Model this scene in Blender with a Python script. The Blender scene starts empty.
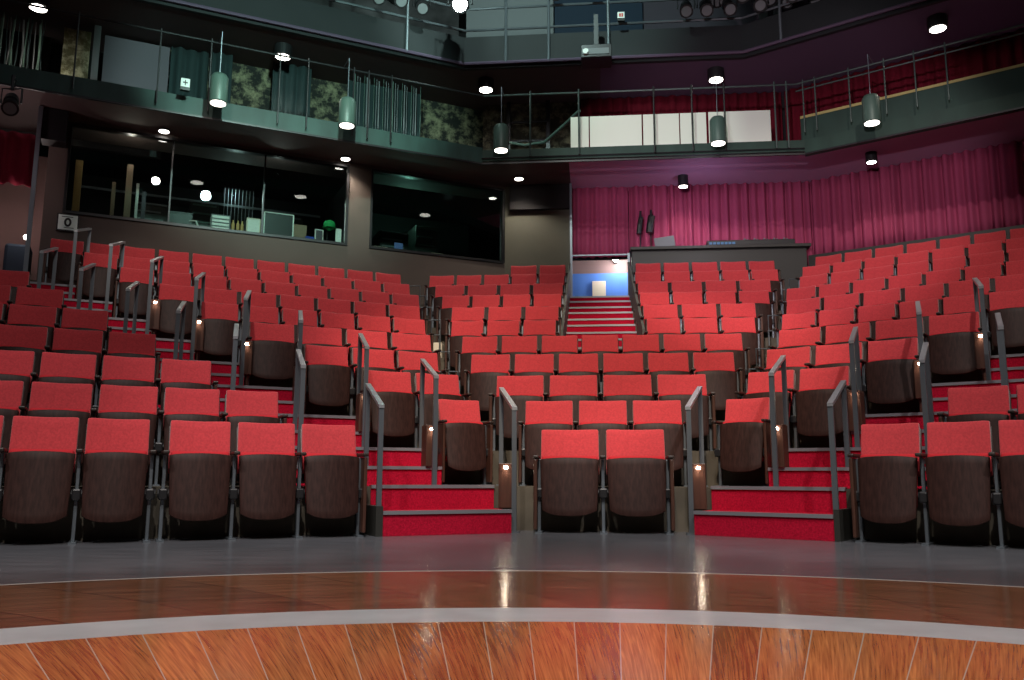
import bpy, bmesh, math, random
from mathutils import Vector, Matrix
random.seed(7)
C = bpy.context.scene.collection
sc = bpy.context.scene

# ------------------------------------------------------------------ materials
def srgb(r, g, b):
    f = lambda c: ((c/255+0.055)/1.055)**2.4 if c/255 > 0.04045 else c/255/12.92
    return (f(r), f(g), f(b), 1)
def mat(name, col, rough=.6, metal=0, spec=.4, noise=None, bump=None, sheen=0):
    """noise = (scale, amount, stretch xyz); bump = (scale, strength)"""
    m = bpy.data.materials.new(name); m.use_nodes = True
    nt = m.node_tree; n = nt.nodes; l = nt.links
    b = n['Principled BSDF']
    b.inputs['Base Color'].default_value = (*col[:3], 1)
    b.inputs['Roughness'].default_value = rough
    b.inputs['Metallic'].default_value = metal
    b.inputs['Specular IOR Level'].default_value = spec
    if sheen: b.inputs['Sheen Weight'].default_value = sheen
    tc = n.new('ShaderNodeTexCoord')
    if noise:
        mp = n.new('ShaderNodeMapping'); mp.inputs['Scale'].default_value = noise[2]
        nz = n.new('ShaderNodeTexNoise'); nz.inputs['Scale'].default_value = noise[0]; nz.inputs['Detail'].default_value = 5
        mr = n.new('ShaderNodeMapRange'); mr.inputs['From Min'].default_value = .3; mr.inputs['From Max'].default_value = .7
        mr.inputs['To Min'].default_value = 1-noise[1]; mr.inputs['To Max'].default_value = 1+noise[1]
        mx = n.new('ShaderNodeVectorMath'); mx.operation = 'SCALE'; mx.inputs[0].default_value = col[:3]
        l.new(tc.outputs['Object'], mp.inputs['Vector']); l.new(mp.outputs[0], nz.inputs['Vector'])
        l.new(nz.outputs['Fac'], mr.inputs['Value']); l.new(mr.outputs[0], mx.inputs['Scale']); l.new(mx.outputs[0], b.inputs['Base Color'])
    if bump:
        nb = n.new('ShaderNodeTexNoise'); nb.inputs['Scale'].default_value = bump[0]; nb.inputs['Detail'].default_value = 3
        bp = n.new('ShaderNodeBump'); bp.inputs['Strength'].default_value = bump[1]; bp.inputs['Distance'].default_value = .01
        l.new(tc.outputs['Object'], nb.inputs['Vector']); l.new(nb.outputs['Fac'], bp.inputs['Height']); l.new(bp.outputs[0], b.inputs['Normal'])
    return m
def emit(name, col, s):
    m = bpy.data.materials.new(name); m.use_nodes = True; nt = m.node_tree
    b = nt.nodes['Principled BSDF']; b.inputs['Base Color'].default_value = (0, 0, 0, 1)
    b.inputs['Emission Color'].default_value = (*col[:3], 1); b.inputs['Emission Strength'].default_value = s
    return m
def glass_mat():
    m = bpy.data.materials.new('booth_glass'); m.use_nodes = True; nt = m.node_tree; n = nt.nodes; l = nt.links
    n.remove(n['Principled BSDF'])
    t = n.new('ShaderNodeBsdfTransparent'); t.inputs[0].default_value = (.8, .86, .84, 1)
    g = n.new('ShaderNodeBsdfGlossy'); g.inputs['Roughness'].default_value = .0
    f = n.new('ShaderNodeFresnel'); f.inputs[0].default_value = 1.6
    mx = n.new('ShaderNodeMixShader')
    l.new(f.outputs[0], mx.inputs[0]); l.new(t.outputs[0], mx.inputs[1]); l.new(g.outputs[0], mx.inputs[2])
    l.new(mx.outputs[0], n['Material Output'].inputs[0]); return m
def plank_mat(name, cx, cy, count, cols, seam, seam_w, grain, rough, ringed=False):
    """boards laid radially round the stage centre, each board its own tone, diagonal grain, pale seams"""
    m = bpy.data.materials.new(name); m.use_nodes = True; nt = m.node_tree; n = nt.nodes; l = nt.links
    b = n['Principled BSDF']
    tc = n.new('ShaderNodeTexCoord'); sep = n.new('ShaderNodeSeparateXYZ'); l.new(tc.outputs['Object'], sep.inputs[0])
    def M(op, a, b_=None, c_=None):
        k = n.new('ShaderNodeMath'); k.operation = op
        for i, v in enumerate((a, b_, c_)):
            if v is None: continue
            if isinstance(v, (int, float)): k.inputs[i].default_value = v
            else: l.new(v, k.inputs[i])
        return k.outputs[0]
    x = M('SUBTRACT', sep.outputs[0], cx); y = M('SUBTRACT', sep.outputs[1], cy)
    th = M('ARCTAN2', x, y); r = M('SQRT', M('ADD', M('MULTIPLY', x, x), M('MULTIPLY', y, y)))
    if ringed:  # boards run round the ring, butted on slanting joints
        u = M('ADD', M('MULTIPLY', th, count/(2*math.pi)), M('MULTIPLY', r, 1.1))
    else:
        u = M('MULTIPLY', th, count/(2*math.pi))
    fr = M('FRACT', u); fl = M('FLOOR', u)
    edge = M('LESS_THAN', M('ABSOLUTE', M('SUBTRACT', fr, .5)), .5-seam_w)
    wn = n.new('ShaderNodeTexWhiteNoise'); wn.noise_dimensions = '1D'; l.new(fl, wn.inputs['W'])
    cv = n.new('ShaderNodeCombineXYZ')
    gx = M('ADD', M('MULTIPLY', fr, grain[0]), M('MULTIPLY', r, grain[1])); gy = M('ADD', M('MULTIPLY', r, grain[2]), M('MULTIPLY', th, grain[3]))
    l.new(gx, cv.inputs[0]); l.new(gy, cv.inputs[1]); l.new(M('MULTIPLY', fl, 3.7), cv.inputs[2])
    nz = n.new('ShaderNodeTexNoise'); nz.inputs['Scale'].default_value = 1; nz.inputs['Detail'].default_value = 7; nz.inputs['Distortion'].default_value = .5
    l.new(cv.outputs[0], nz.inputs['Vector'])
    v = M('ADD', M('MULTIPLY', nz.outputs['Fac'], .9), M('MULTIPLY', M('SUBTRACT', wn.outputs['Value'], .5), .12 if ringed else .20))
    rp = n.new('ShaderNodeValToRGB'); rp.color_ramp.elements[0].position = .25; rp.color_ramp.elements[0].color = cols[0]
    rp.color_ramp.elements[1].position = .72; rp.color_ramp.elements[1].color = cols[1]
    l.new(v, rp.inputs[0])
    big = n.new('ShaderNodeTexNoise'); big.inputs['Scale'].default_value = 1.3; l.new(tc.outputs['Object'], big.inputs['Vector'])
    mx = n.new('ShaderNodeMix'); mx.data_type = 'RGBA'; mx.inputs['A'].default_value = seam
    l.new(edge, mx.inputs['Factor']); l.new(rp.outputs[0], mx.inputs['B']); l.new(mx.outputs['Result'], b.inputs['Base Color'])
    l.new(M('ADD', rough, M('MULTIPLY', nz.outputs['Fac'], .12)), b.inputs['Roughness'])
    b.inputs['Specular IOR Level'].default_value = .5
    bp = n.new('ShaderNodeBump'); bp.inputs['Strength'].default_value = .12; bp.inputs['Distance'].default_value = .004
    l.new(nz.outputs['Fac'], bp.inputs['Height']); l.new(bp.outputs[0], b.inputs['Normal'])
    return m
def rough_wall_mat(name, dark, light, scale, lo=.45, hi=.62):
    m = bpy.data.materials.new(name); m.use_nodes = True; nt = m.node_tree; n = nt.nodes; l = nt.links
    b = n['Principled BSDF']; b.inputs['Roughness'].default_value = .9
    tc = n.new('ShaderNodeTexCoord'); nz = n.new('ShaderNodeTexNoise'); nz.inputs['Scale'].default_value = scale; nz.inputs['Detail'].default_value = 8
    nz.inputs['Roughness'].default_value = .7
    rp = n.new('ShaderNodeValToRGB'); rp.color_ramp.elements[0].position = lo; rp.color_ramp.elements[0].color = dark
    rp.color_ramp.elements[1].position = hi; rp.color_ramp.elements[1].color = light
    bp = n.new('ShaderNodeBump'); bp.inputs['Strength'].default_value = .6; bp.inputs['Distance'].default_value = .05
    l.new(tc.outputs['Object'], nz.inputs['Vector']); l.new(nz.outputs['Fac'], rp.inputs[0]); l.new(rp.outputs[0], b.inputs['Base Color'])
    l.new(nz.outputs['Fac'], bp.inputs['Height']); l.new(bp.outputs[0], b.inputs['Normal']); return m

FABRIC = mat('red_seat_fabric', (.45, .037, .045), .85, spec=.2, noise=(60, .16, (1, 1, 1)), bump=(240, .25), sheen=.3)
FABRIC_SIDE = mat('red_cushion_fabric', (.42, .018, .025), .85, spec=.2)
PAN = mat('dark_walnut_ply', (.027, .0115, .0095), .5, spec=.14, noise=(9, .35, (6, 6, .5)))
SHELL = mat('dark_brown_ply', (.024, .013, .010), .5, noise=(8, .3, (5, 5, .5)))
ENDWOOD = mat('brown_end_panel', (.055, .022, .014), .45, noise=(8, .25, (5, 5, .5)))
STEEL = mat('grey_steel', (.20, .23, .26), .42, metal=.8)
BLACKM = mat('black_metal', (.02, .02, .022), .4, metal=.3)
RAILM = mat('grey_painted_rail', (.115, .13, .145), .38, metal=.4)
TOPRAIL = mat('pale_steel_top_rail', (.34, .35, .37), .35, metal=.5)  # top rail set paler than the posts
CARPET = mat('crimson_carpet', (.40, .006, .028), .95, spec=.1, noise=(70, .3, (1, 1, 1)), bump=(300, .5))
NOSING = mat('grey_nosing', (.24, .235, .26), .42, metal=.4)
TIER = mat('dark_stained_tier', (.070, .060, .044), .7, noise=(3, .4, (1, 1, 1)))
GREYFLOOR = mat('grey_floor_paint', (.095, .098, .11), .24, spec=.6, noise=(2.2, .22, (1, 5, 1)), bump=(25, .04))
BANDM = mat('silver_grey_band', (.52, .55, .58), .30, noise=(5, .12, (1, 1, 1)))
LINEM = mat('pale_line', (.42, .40, .38), .5)
WALLB = mat('brown_grey_wall', (.085, .067, .056), .8, noise=(.8, .12, (1, 1, 1)))
WALLC = mat('olive_grey_wall', (.10, .098, .075), .8, noise=(.9, .15, (1, 1, 1)))
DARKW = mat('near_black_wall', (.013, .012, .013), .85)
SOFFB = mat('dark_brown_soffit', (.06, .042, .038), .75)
SOFFP = mat('spill_tinted_soffit', (.48, .27, .42), .6)  # light bounced off curtain and doorway, put into the soffit colour
UPPERSOF = mat('dark_umber_soffit', (.055, .038, .038), .75)
UPPERSOFP = mat('dark_plum_soffit', (.085, .055, .095), .7)
GREENF = mat('green_fascia', (.022, .056, .048), .6, noise=(1.5, .25, (3, 1, 1)))
GREEND = mat('dark_green_fascia', (.020, .050, .038), .65, noise=(1.5, .2, (3, 1, 1)))
NAVY = mat('blue_black_fascia', (.009, .011, .013), .7, noise=(1, .2, (1, 1, 1)))
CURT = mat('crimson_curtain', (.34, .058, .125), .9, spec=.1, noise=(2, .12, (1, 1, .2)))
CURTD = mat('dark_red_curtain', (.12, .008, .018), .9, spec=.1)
DRAPE = mat('teal_black_drape', (.016, .032, .034), .9)
CORK = rough_wall_mat('mottled_cork_wall', (.035, .032, .022, 1), (.21, .20, .13, 1), 5)
ROCK = rough_wall_mat('flecked_brick_wall', (.010, .012, .010, 1), (.24, .23, .14, 1), 4.5, .46, .64)
YELLOWW = rough_wall_mat('yellow_flecked_wall', (.16, .16, .08, 1), (.55, .58, .38, 1), 6)
VIOLETP = mat('grey_violet_panel', (.10, .085, .105), .7)
GREYP = mat('grey_panel', (.17, .18, .19), .7)
WHITEP = mat('cream_white_panel', (.80, .86, .74), .8)
GRAIL = mat('green_grey_pipe', (.06, .085, .08), .4, metal=.4)
BRASS = mat('yellow_edge', (.45, .38, .14), .6)
DESKM = mat('black_desk', (.024, .024, .021), .5)
PARAPET = mat('grey_green_parapet', (.085, .09, .08), .7)
BLUEW = mat('sky_blue_wall', (.07, .20, .62), .7)
BROWNW = mat('dusky_brown_wall', (.20, .13, .13), .8)
PINKW = mat('dusky_pink_wall', (.27, .16, .145), .75)
WHITE = mat('white_paint', (.75, .77, .74), .5)
CREAM = mat('cream_card', (.66, .60, .48), .7)
PAPERB = mat('blue_sheet', (.12, .18, .45), .7)
GREEN = mat('bright_green_cloth', (.02, .36, .10), .7)
BLUE = mat('blue_cloth', (.02, .06, .40), .7)
ORANGEW = mat('pine_board', (.50, .32, .13), .6)
TAN = mat('tan_board', (.26, .18, .12), .6)
REDP = mat('red_plastic', (.6, .05, .03), .5)
TEALF = mat('teal_canister', (.07, .12, .10), .45, metal=.1)
INK = mat('black_ink', (.01, .01, .01), .5)
GLASS = glass_mat()
LAMPW = emit('lamp_white', (1, .93, .84), 14)
LAMPD = emit('pendant_white', (1, .93, .84), 5)
LAMPS = emit('step_lamp_glow', (1, .86, .66), 70)
LAMPX = emit('stage_lamp_white', (.75, 1, .93), 90)
TIN = emit('blue_screen_glow', (.1, .35, .8), .35)

# ------------------------------------------------------------------ mesh helpers
def link_mesh(name, bm, material, parent=None, smooth=False):
    me = bpy.data.meshes.new(name); bmesh.ops.recalc_face_normals(bm, faces=bm.faces); bm.to_mesh(me); bm.free()
    me.materials.append(material)
    if smooth:
        for p in me.polygons: p.use_smooth = True
    o = bpy.data.objects.new(name, me); C.objects.link(o)
    if parent is not None: o.parent = parent
    return o
def box(bm, x0, x1, y0, y1, z0, z1, mx=None, bev=0):
    pts = [Vector((x, y, z)) for z in (z0, z1) for y in (y0, y1) for x in (x0, x1)]
    if mx is not None: pts = [mx @ p for p in pts]
    v = [bm.verts.new(p) for p in pts]
    fs = [bm.faces.new([v[i] for i in q]) for q in ((0,1,3,2),(4,6,7,5),(0,4,5,1),(2,3,7,6),(0,2,6,4),(1,5,7,3))]
    if bev:
        es = list({e for f in fs for e in f.edges})
        bmesh.ops.bevel(bm, geom=es, offset=bev, segments=2, profile=.5, affect='EDGES')
def prism(bm, poly, z0, z1):
    a = [bm.verts.new((x, y, z0)) for x, y in poly]; b = [bm.verts.new((x, y, z1)) for x, y in poly]
    bm.faces.new(a[::-1]); bm.faces.new(b)
    for i in range(len(poly)):
        j = (i+1) % len(poly); bm.faces.new((a[i], a[j], b[j], b[i]))
def tube(bm, pts, r, n=8):
    pts = [Vector(p) for p in pts]; rings = []
    for i, p in enumerate(pts):
        if i == 0: t = pts[1]-p
        elif i == len(pts)-1: t = p-pts[-2]
        else: t = (pts[i+1]-p).normalized()+(p-pts[i-1]).normalized()
        t.normalize()
        up = Vector((0, 0, 1)) if abs(t.z) < .9 else Vector((1, 0, 0))
        a = t.cross(up).normalized(); b = t.cross(a).normalized()
        rings.append([bm.verts.new(p+(a*math.cos(k*2*math.pi/n)+b*math.sin(k*2*math.pi/n))*r) for k in range(n)])
    for q, w in zip(rings, rings[1:]):
        for k in range(n): bm.faces.new((q[k], q[(k+1) % n], w[(k+1) % n], w[k]))
    bm.faces.new(rings[0][::-1]); bm.faces.new(rings[-1])
def lathe(bm, prof, n=24, mx=None):
    """prof: list of (r, z); closed with caps"""
    rings = []
    for r, z in prof:
        ring = []
        for k in range(n):
            p = Vector((r*math.cos(2*math.pi*k/n), r*math.sin(2*math.pi*k/n), z))
            ring.append(bm.verts.new(mx @ p if mx is not None else p))
        rings.append(ring)
    for q, w in zip(rings, rings[1:]):
        for k in range(n): bm.faces.new((q[k], q[(k+1) % n], w[(k+1) % n], w[k]))
    bm.faces.new(rings[0][::-1]); bm.faces.new(rings[-1])
def panel(bm, hw_b, hw_t, zb, zt, yb, yt, thick, sag, nu=10, nv=6, round_b=0., round_t=0., pw=4, dip=0.):
    """padded or moulded sheet: width by height grid, bowed in plan by sag, closed all round"""
    def fpt(i, j, off):
        u = -1+2*i/nu; v = j/nv
        hw = hw_b+(hw_t-hw_b)*v
        lo = zb+round_b*abs(u)**pw; hi = zt-round_t*abs(u)**8-dip*(1-u*u)
        z = lo+(hi-lo)*v; w = (z-zb)/(zt-zb)
        edge = 1
        y = yb+(yt-yb)*w+sag*(1-u*u)+off
        return (u*hw, y, z)
    F = [[bm.verts.new(fpt(i, j, 0)) for i in range(nu+1)] for j in range(nv+1)]
    B = [[bm.verts.new(fpt(i, j, thick)) for i in range(nu+1)] for j in range(nv+1)]
    for j in range(nv):
        for i in range(nu):
            bm.faces.new((F[j][i], F[j][i+1], F[j+1][i+1], F[j+1][i]))
            bm.faces.new((B[j][i], B[j+1][i], B[j+1][i+1], B[j][i+1]))
    for i in range(nu):
        bm.faces.new((F[0][i], B[0][i], B[0][i+1], F[0][i+1])); bm.faces.new((F[nv][i], F[nv][i+1], B[nv][i+1], B[nv][i]))
    for j in range(nv):
        bm.faces.new((F[j][0], F[j+1][0], B[j+1][0], B[j][0])); bm.faces.new((F[j][nu], B[j][nu], B[j+1][nu], F[j+1][nu]))
def soften(o, w=.012, seg=2):
    m = o.modifiers.new('bevel', 'BEVEL'); m.width = w; m.segments = seg; m.limit_method = 'ANGLE'; m.angle_limit = math.radians(50)
    for p in o.data.polygons: p.use_smooth = True
def thing(name, label, cat, loc=(0, 0, 0), rz=0, group=None):
    o = bpy.data.objects.new(name, None); o.empty_display_size = .1; C.objects.link(o)
    o.location = loc; o.rotation_euler = (0, 0, rz); o['label'] = label; o['category'] = cat
    if group: o['group'] = group
    return o
def tag(o, label, cat, group=None, kind=None):
    o['label'] = label; o['category'] = cat
    if group: o['group'] = group
    if kind: o['kind'] = kind
    return o
def struct(name, bm, m):
    o = link_mesh(name, bm, m); o['kind'] = 'structure'; return o
def NB(): return bmesh.new()

# ------------------------------------------------------------------ plan of the house
# three straight facets of seating, each turned 30 degrees from the next, round the thrust stage
ANG = {'C': 5.5, 'M': -24.5, 'S': 35.7}
D1 = {'C': 7.74, 'M': 7.10, 'S': 7.15}; DR = {'C': .757, 'M': .787, 'S': .79}
def nrm(f): a = math.radians(ANG[f]); return (math.sin(a), math.cos(a))
def fp(f, s, d, z=0):
    n = nrm(f); return Vector((n[1]*s+n[0]*d, -n[0]*s+n[1]*d, z))
def fm(f):  # facet matrix: local (s, d, z) -> world
    return Matrix.Rotation(-math.radians(ANG[f]), 4, 'Z')
def dk(f, k): return D1[f]+DR[f]*(k-1)
def L(k): return 0. if k <= 1 else .0475+.3453*(k-1)
def cross(f, a, g, b):
    n, m = nrm(f), nrm(g); det = n[0]*m[1]-n[1]*m[0]
    return Vector(((a*m[1]-n[1]*b)/det, (n[0]*b-a*m[0])/det))
def xy(v): return (v[0], v[1])
def chain(dM, dC, dS, sl=-6.0, sr=5.0):
    return [xy(fp('M', sl, dM)), xy(cross('M', dM, 'C', dC)), xy(cross('C', dC, 'S', dS)), xy(fp('S', sr, dS))]
def slab(bm, front, back, z0, z1, segs=(0, 1, 2)):
    for i in segs:
        prism(bm, [front[i], front[i+1], back[i+1], back[i]], z0, z1)

# ------------------------------------------------------------------ stage and floor
SC = (.08, .03)
def annulus(bm, r0, r1, z=0., n=160, z_under=-.08):
    a = []
    for k in range(n):
        t = 2*math.pi*k/n; c, s = math.cos(t), math.sin(t)
        a.append([bm.verts.new((SC[0]+r*c, SC[1]+r*s, zz)) for r, zz in ((max(r0, .001), z), (r1, z), (r1, z_under), (max(r0, .001), z_under))])
    for k in range(n):
        p, q = a[k], a[(k+1) % n]
        for i in range(4): bm.faces.new((p[i], p[(i+1) % 4], q[(i+1) % 4], q[i]))
INNER = plank_mat('orange_stage_boards', .06, .45, 104, (srgb(136, 70, 34), srgb(236, 152, 86)), srgb(205, 190, 175), .012, (22, 9, 3.2, 0), .09)
OUTER = plank_mat('brown_stage_boards', *SC, 46, (srgb(84, 54, 38), srgb(160, 108, 76)), srgb(60, 36, 26), .008, (2.5, 60, 8, 16), .09, True)
bm = NB(); annulus(bm, 0, 2.955); struct('floor_stage', bm, INNER)
bm = NB(); annulus(bm, 2.955, 3.26); struct('trim_1', bm, BANDM)
bm = NB(); annulus(bm, 3.26, 4.50); struct('floor_ring', bm, OUTER)
bm = NB(); annulus(bm, 4.50, 4.53); struct('trim_2', bm, LINEM)
bm = NB(); annulus(bm, 4.53, 13.9, n=96); struct('floor', bm, GREYFLOOR)

# ------------------------------------------------------------------ seating tiers
eM = [dk('M', k)+.10 for k in range(1, 10)]; eC = [dk('C', k)+.10 for k in range(1, 11)]; eS = [dk('S', k)+.10 for k in range(1, 11)]
bm = NB()
for i in range(10):           # one solid step for each row, running through all three facets
    k = i+2
    m0 = eM[i] if i < 9 else 15.0; c0 = eC[i]; s0 = eS[i]
    if i < 8: m1, c1, s1 = eM[i+1], eC[i+1], eS[i+1]
    elif i == 8: m1, c1, s1 = 15.0, eC[9], eS[9]
    else: m1, c1, s1 = 15.6, 15.95, 16.3
    slab(bm, chain(m0, c0, s0), chain(m1+.0, c1, s1), -.02 if i == 0 else L(k)-.9, L(k))
struct('floor_tiers', bm, TIER)

# ------------------------------------------------------------------ aisle stairs
def nose(bmn, f, s0, s1, d, z):
    box(bmn, s0, s1, d-.014, d+.04, z-.024, z+.005, fm(f))
def stair(label, f, ranges, ks, flip):
    t = thing('aisle_stair', label, 'stairs')
    for k in ks:
        a, b = ranges[k]; a2, b2 = ranges.get(k+1, (a, b))
        half = (L(k)+L(k+1))/2
        for (s0, s1, d0, d1, z0, z1) in ((a, b, dk(f, k)-.30, dk(f, k)+.105, L(k), half),
                                         (a, b, dk(f, k)+.085, dk(f, k+1)-.30, L(k), L(k+1)+.008),
                                         (a2 if a2 < a else b, a if a2 < a else b2, dk(f, k)+.16, dk(f, k+1)-.30, L(k+1), L(k+1)+.008)):
            m = NB(); box(m, s0, s1, d0, d1, z0+.001, z1, fm(f)); st = link_mesh('step', m, CARPET, t)
            if z1-z0 < .02: continue
            m = NB(); nose(m, f, s0, s1, d0, z1); link_mesh('nosing', m, NOSING, st)
    return t
RL = {1: (1.96, 3.10), 2: (1.30, 2.74), 3: (.78, 2.20), 4: (.29, 1.71), 5: (-.19, 1.21), 6: (-.69, .72), 7: (-1.13, .24), 8: (-1.6, -.24), 9: (-2.1, -.74), 10: (-2.6, -1.24)}
stair('crimson carpeted aisle stair climbing left between front left and rear left seat blocks', 'M', RL, range(1, 10), 0)
RR = {1: (-3.02, -1.875), 2: (-2.64, -1.22), 3: (-2.10, -.72), 4: (-1.60, -.22), 5: (-1.11, .28), 6: (-.66, .78)}
stair('crimson carpeted aisle stair climbing right between rear right and front right seat blocks', 'S', RR, range(1, 6), 1)
for f, a, b in (('M', 1.90, 1.958), ('S', -1.873, -1.83)):
    m = NB(); box(m, a, b, dk(f, 1)-.31, dk(f, 1)+.4, 0, .24, fm(f)); tag(link_mesh('stair_stringer', m, DESKM), 'black side board at the foot of the %s aisle stair' % ('left' if f == 'M' else 'right'), 'board')
RC = {k: (-.40, .66) for k in range(5, 13)}
t = thing('aisle_stair', 'short crimson stair with pale nosings up to the blue lit doorway', 'stairs')
for k in range(6, 12):
    half = L(k)+.1726
    for d0, d1, z0, z1 in ((dk('C', k)-.30, dk('C', k)+.105, L(k), half), (dk('C', k)+.085, dk('C', k+1)-.30, L(k), L(k+1)+.008)):
        if d0 > 15.9 or (k == 11 and z1 > half+.01): continue
        if k == 11: d1 = 15.95
        m = NB(); box(m, -.40, .66, d0, d1, z0+.001, z1, fm('C')); st = link_mesh('step', m, CARPET, t)
        m = NB(); nose(m, 'C', -.40, .66, d0, z1); link_mesh('nosing', m, NOSING, st)

# ------------------------------------------------------------------ theatre seats
HW = .25
def seat_meshes():
    M = {}
    b = NB(); panel(b, .243, .240, .47, .86, -.135, -.045, .05, .030, 12, 6, 0, .006, dip=.006)
    o = link_mesh('backrest', b, FABRIC); soften(o, .010, 2); M['backrest'] = o
    b = NB(); panel(b, .252, .250, .40, .845, -.105, .008, .014, .030, 10, 4, 0, .03)
    o = link_mesh('back_shell', b, SHELL); soften(o, .004, 1); M['back_shell'] = o
    b = NB(); panel(b, .222, .243, .140, .603, -.300, -.205, .022, -.030, 12, 8, .045, .004, 3, dip=-.012)
    o = link_mesh('seat_pan', b, PAN); soften(o, .006, 2); M['seat_pan'] = o
    b = NB(); panel(b, .215, .232, .19, .628, -.268, -.180, .085, -.028, 10, 6, .05, 0, 3)
    o = link_mesh('seat_cushion', b, FABRIC_SIDE); soften(o, .02, 2); M['seat_cushion'] = o
    b = NB()
    box(b, -.014, .014, -.19, -.145, 0, .60, bev=.004); box(b, -.028, .028, -.28, -.04, 0, .012)
    box(b, -.010, .010, -.15, -.03, .40, .44); box(b, -.010, .010, -.15, -.02, .56, .60)
    M['standard'] = link_mesh('standard', b, STEEL)
    b = NB(); box(b, -.034, .034, -.235, -.12, .285, .365, bev=.012); lathe(b, [(.03, -.042), (.03, .042)], 12, Matrix.Translation((0, -.19, .33)) @ Matrix.Rotation(math.pi/2, 4, 'Y'))
    M['hinge'] = link_mesh('hinge', b, BLACKM)
    b = NB(); box(b, -.026, .026, -.31, -.03, .605, .632, bev=.009)
    M['armrest'] = link_mesh('armrest', b, SHELL)
    b = NB(); box(b, -.015, .015, -.30, -.03, .03, .60, bev=.008)
    M['end_panel'] = link_mesh('end_panel', b, ENDWOOD)
    return M
SM = seat_meshes()
def put(src, name, parent, x=0, deeper=None):
    o = src.copy(); o.name = name; C.objects.link(o); o.parent = parent; o.location = (x, 0, 0); return o
def seat(f, s, d, z, pitch, label, group, left, right, sz=1.0, wide=False):
    t = thing('theatre_seat', label, 'theatre seat', fp(f, s, d, z), -math.radians(ANG[f]), group)
    t.scale = (pitch/.545, 1, sz)
    put(SM['back_shell'], 'back_shell', t); put(SM['backrest'], 'backrest', t)
    p = put(SM['seat_pan'], 'seat_pan', t); put(SM['seat_cushion'], 'seat_cushion', p)
    for side, how in ((-1, left), (1, right)):
        x = side*.2725
        if how == 'none': continue
        if how == 'end':
            put(SM['end_panel'], 'end_panel', t, x+side*.004)
        a = put(SM['standard'], 'standard', t, x-(side*.02 if how == 'end' else 0)); put(SM['hinge'], 'hinge', a)
        put(SM['armrest'], 'armrest', t, x)
    return t
ORD = 'first second third fourth fifth sixth seventh eighth ninth tenth eleventh twelfth'.split()
BLOCK = {'C': 'centre block', 'L': 'front left block', 'M': 'rear left block', 'R': 'front right block', 'S': 'rear right block'}
ROWS = [('C',1,-0.48,0.63,2),('C',2,-0.68,0.86,3),('C',3,-1.06,1.21,4),('C',4,-1.45,1.63,6),('C',5,-1.68,1.86,7),('C',6,-1.95,-0.50,3),('C',6,0.73,2.17,3),
('C',7,-2.08,-0.49,3),('C',7,0.73,2.33,3),('C',8,-2.36,-0.48,4),('C',8,0.73,2.68,4),('C',9,-2.62,-0.48,4),('C',9,0.74,2.87,4),('C',10,-2.87,-0.48,5),
('C',10,0.74,3.16,5),('C',11,-1.50,-0.48,2),('C',11,0.79,3.27,5),
('L',1,0.33,1.78,3),('L',1,-1.21,0.19,3),('L',2,-1.20,1.26,5),('L',3,-1.21,0.74,4),('L',4,-1.18,0.25,3),('L',5,-1.68,-0.23,3),('L',6,-1.75,-0.73,2),('L',7,-1.69,-1.17,1),
('M',2,2.79,3.22,1),('M',3,2.26,3.30,2),('M',4,1.77,3.33,3),('M',5,1.27,3.51,4),('M',6,0.78,3.69,6),('M',7,0.30,3.87,7),('M',8,-0.18,4.11,9),('M',9,-0.68,4.20,10),('M',10,-1.18,4.28,11),
('R',1,-1.70,-0.32,3),('R',2,-1.18,-0.23,2),('S',2,-3.12,-2.69,1),('S',3,-3.18,-2.15,2),('S',4,-3.24,-1.65,3),('S',5,-3.35,-1.16,4),('S',6,-3.55,-0.71,6),
('S',7,-3.73,-0.68,6),('S',8,-3.97,-0.65,7),('S',9,-4.00,-0.67,7),('S',10,-4.18,-0.74,7),('S',11,-4.18,-0.74,7)]
FACET = {'C': 'C', 'L': 'M', 'M': 'M', 'R': 'S', 'S': 'S'}
lcount = 0
for (b, k, s0, s1, n) in ROWS:
    f = FACET[b]; pitch = (s1-s0+.05)/n
    kk = k if b in 'CLR' else k-1
    grp = 'red seats in the '+BLOCK[b]
    split = b == 'C' and k >= 6
    for i in range(n):
        s = s0-.025+pitch*(i+.5)
        left = 'stand'; right = 'none'
        if i == 0:
            left = 'end' if b in 'CMRS' and not (split and s0 > 0) else 'stand'
            if b == 'S': left = 'stand'
        if i == n-1:
            right = 'stand' if b == 'L' and k == 1 and s1 < 1 else 'end'
            if b in 'SR' and k >= 6 or b == 'R': right = 'stand'
        row = ORD[kk-1]
        if b == 'C' and n == 2 and k == 1: lab = 'red folding theatre seat, %s of the two alone in the front centre row' % ('left' if i == 0 else 'right')
        elif split: lab = 'red folding seat, %s from the central stair on its %s, %s centre row' % (ORD[(n-1-i) if s0 < 0 else i], 'left' if s0 < 0 else 'right', row)
        elif b == 'L':
            q = (n-1-i)+(3 if k == 1 and s1 < 1 else 0)
            lab = 'red folding seat, %s from the aisle in the %s row of the front left block' % (ORD[q], row)
        elif b == 'R': lab = 'red folding seat, %s from the aisle in the %s row of the front right block' % (ORD[i], row)
        elif n == 1: lab = 'single red folding seat that forms the lowest row of the %s' % BLOCK[b]
        else: lab = 'red folding seat, %s from the left in the %s row of the %s' % (ORD[i], row, BLOCK[b])
        seat(f, s, dk(f, k), L(k), pitch, lab, grp, left, right, 1.052 if k == 1 else .975)
for o in SM.values(): bpy.data.objects.remove(o)

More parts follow.
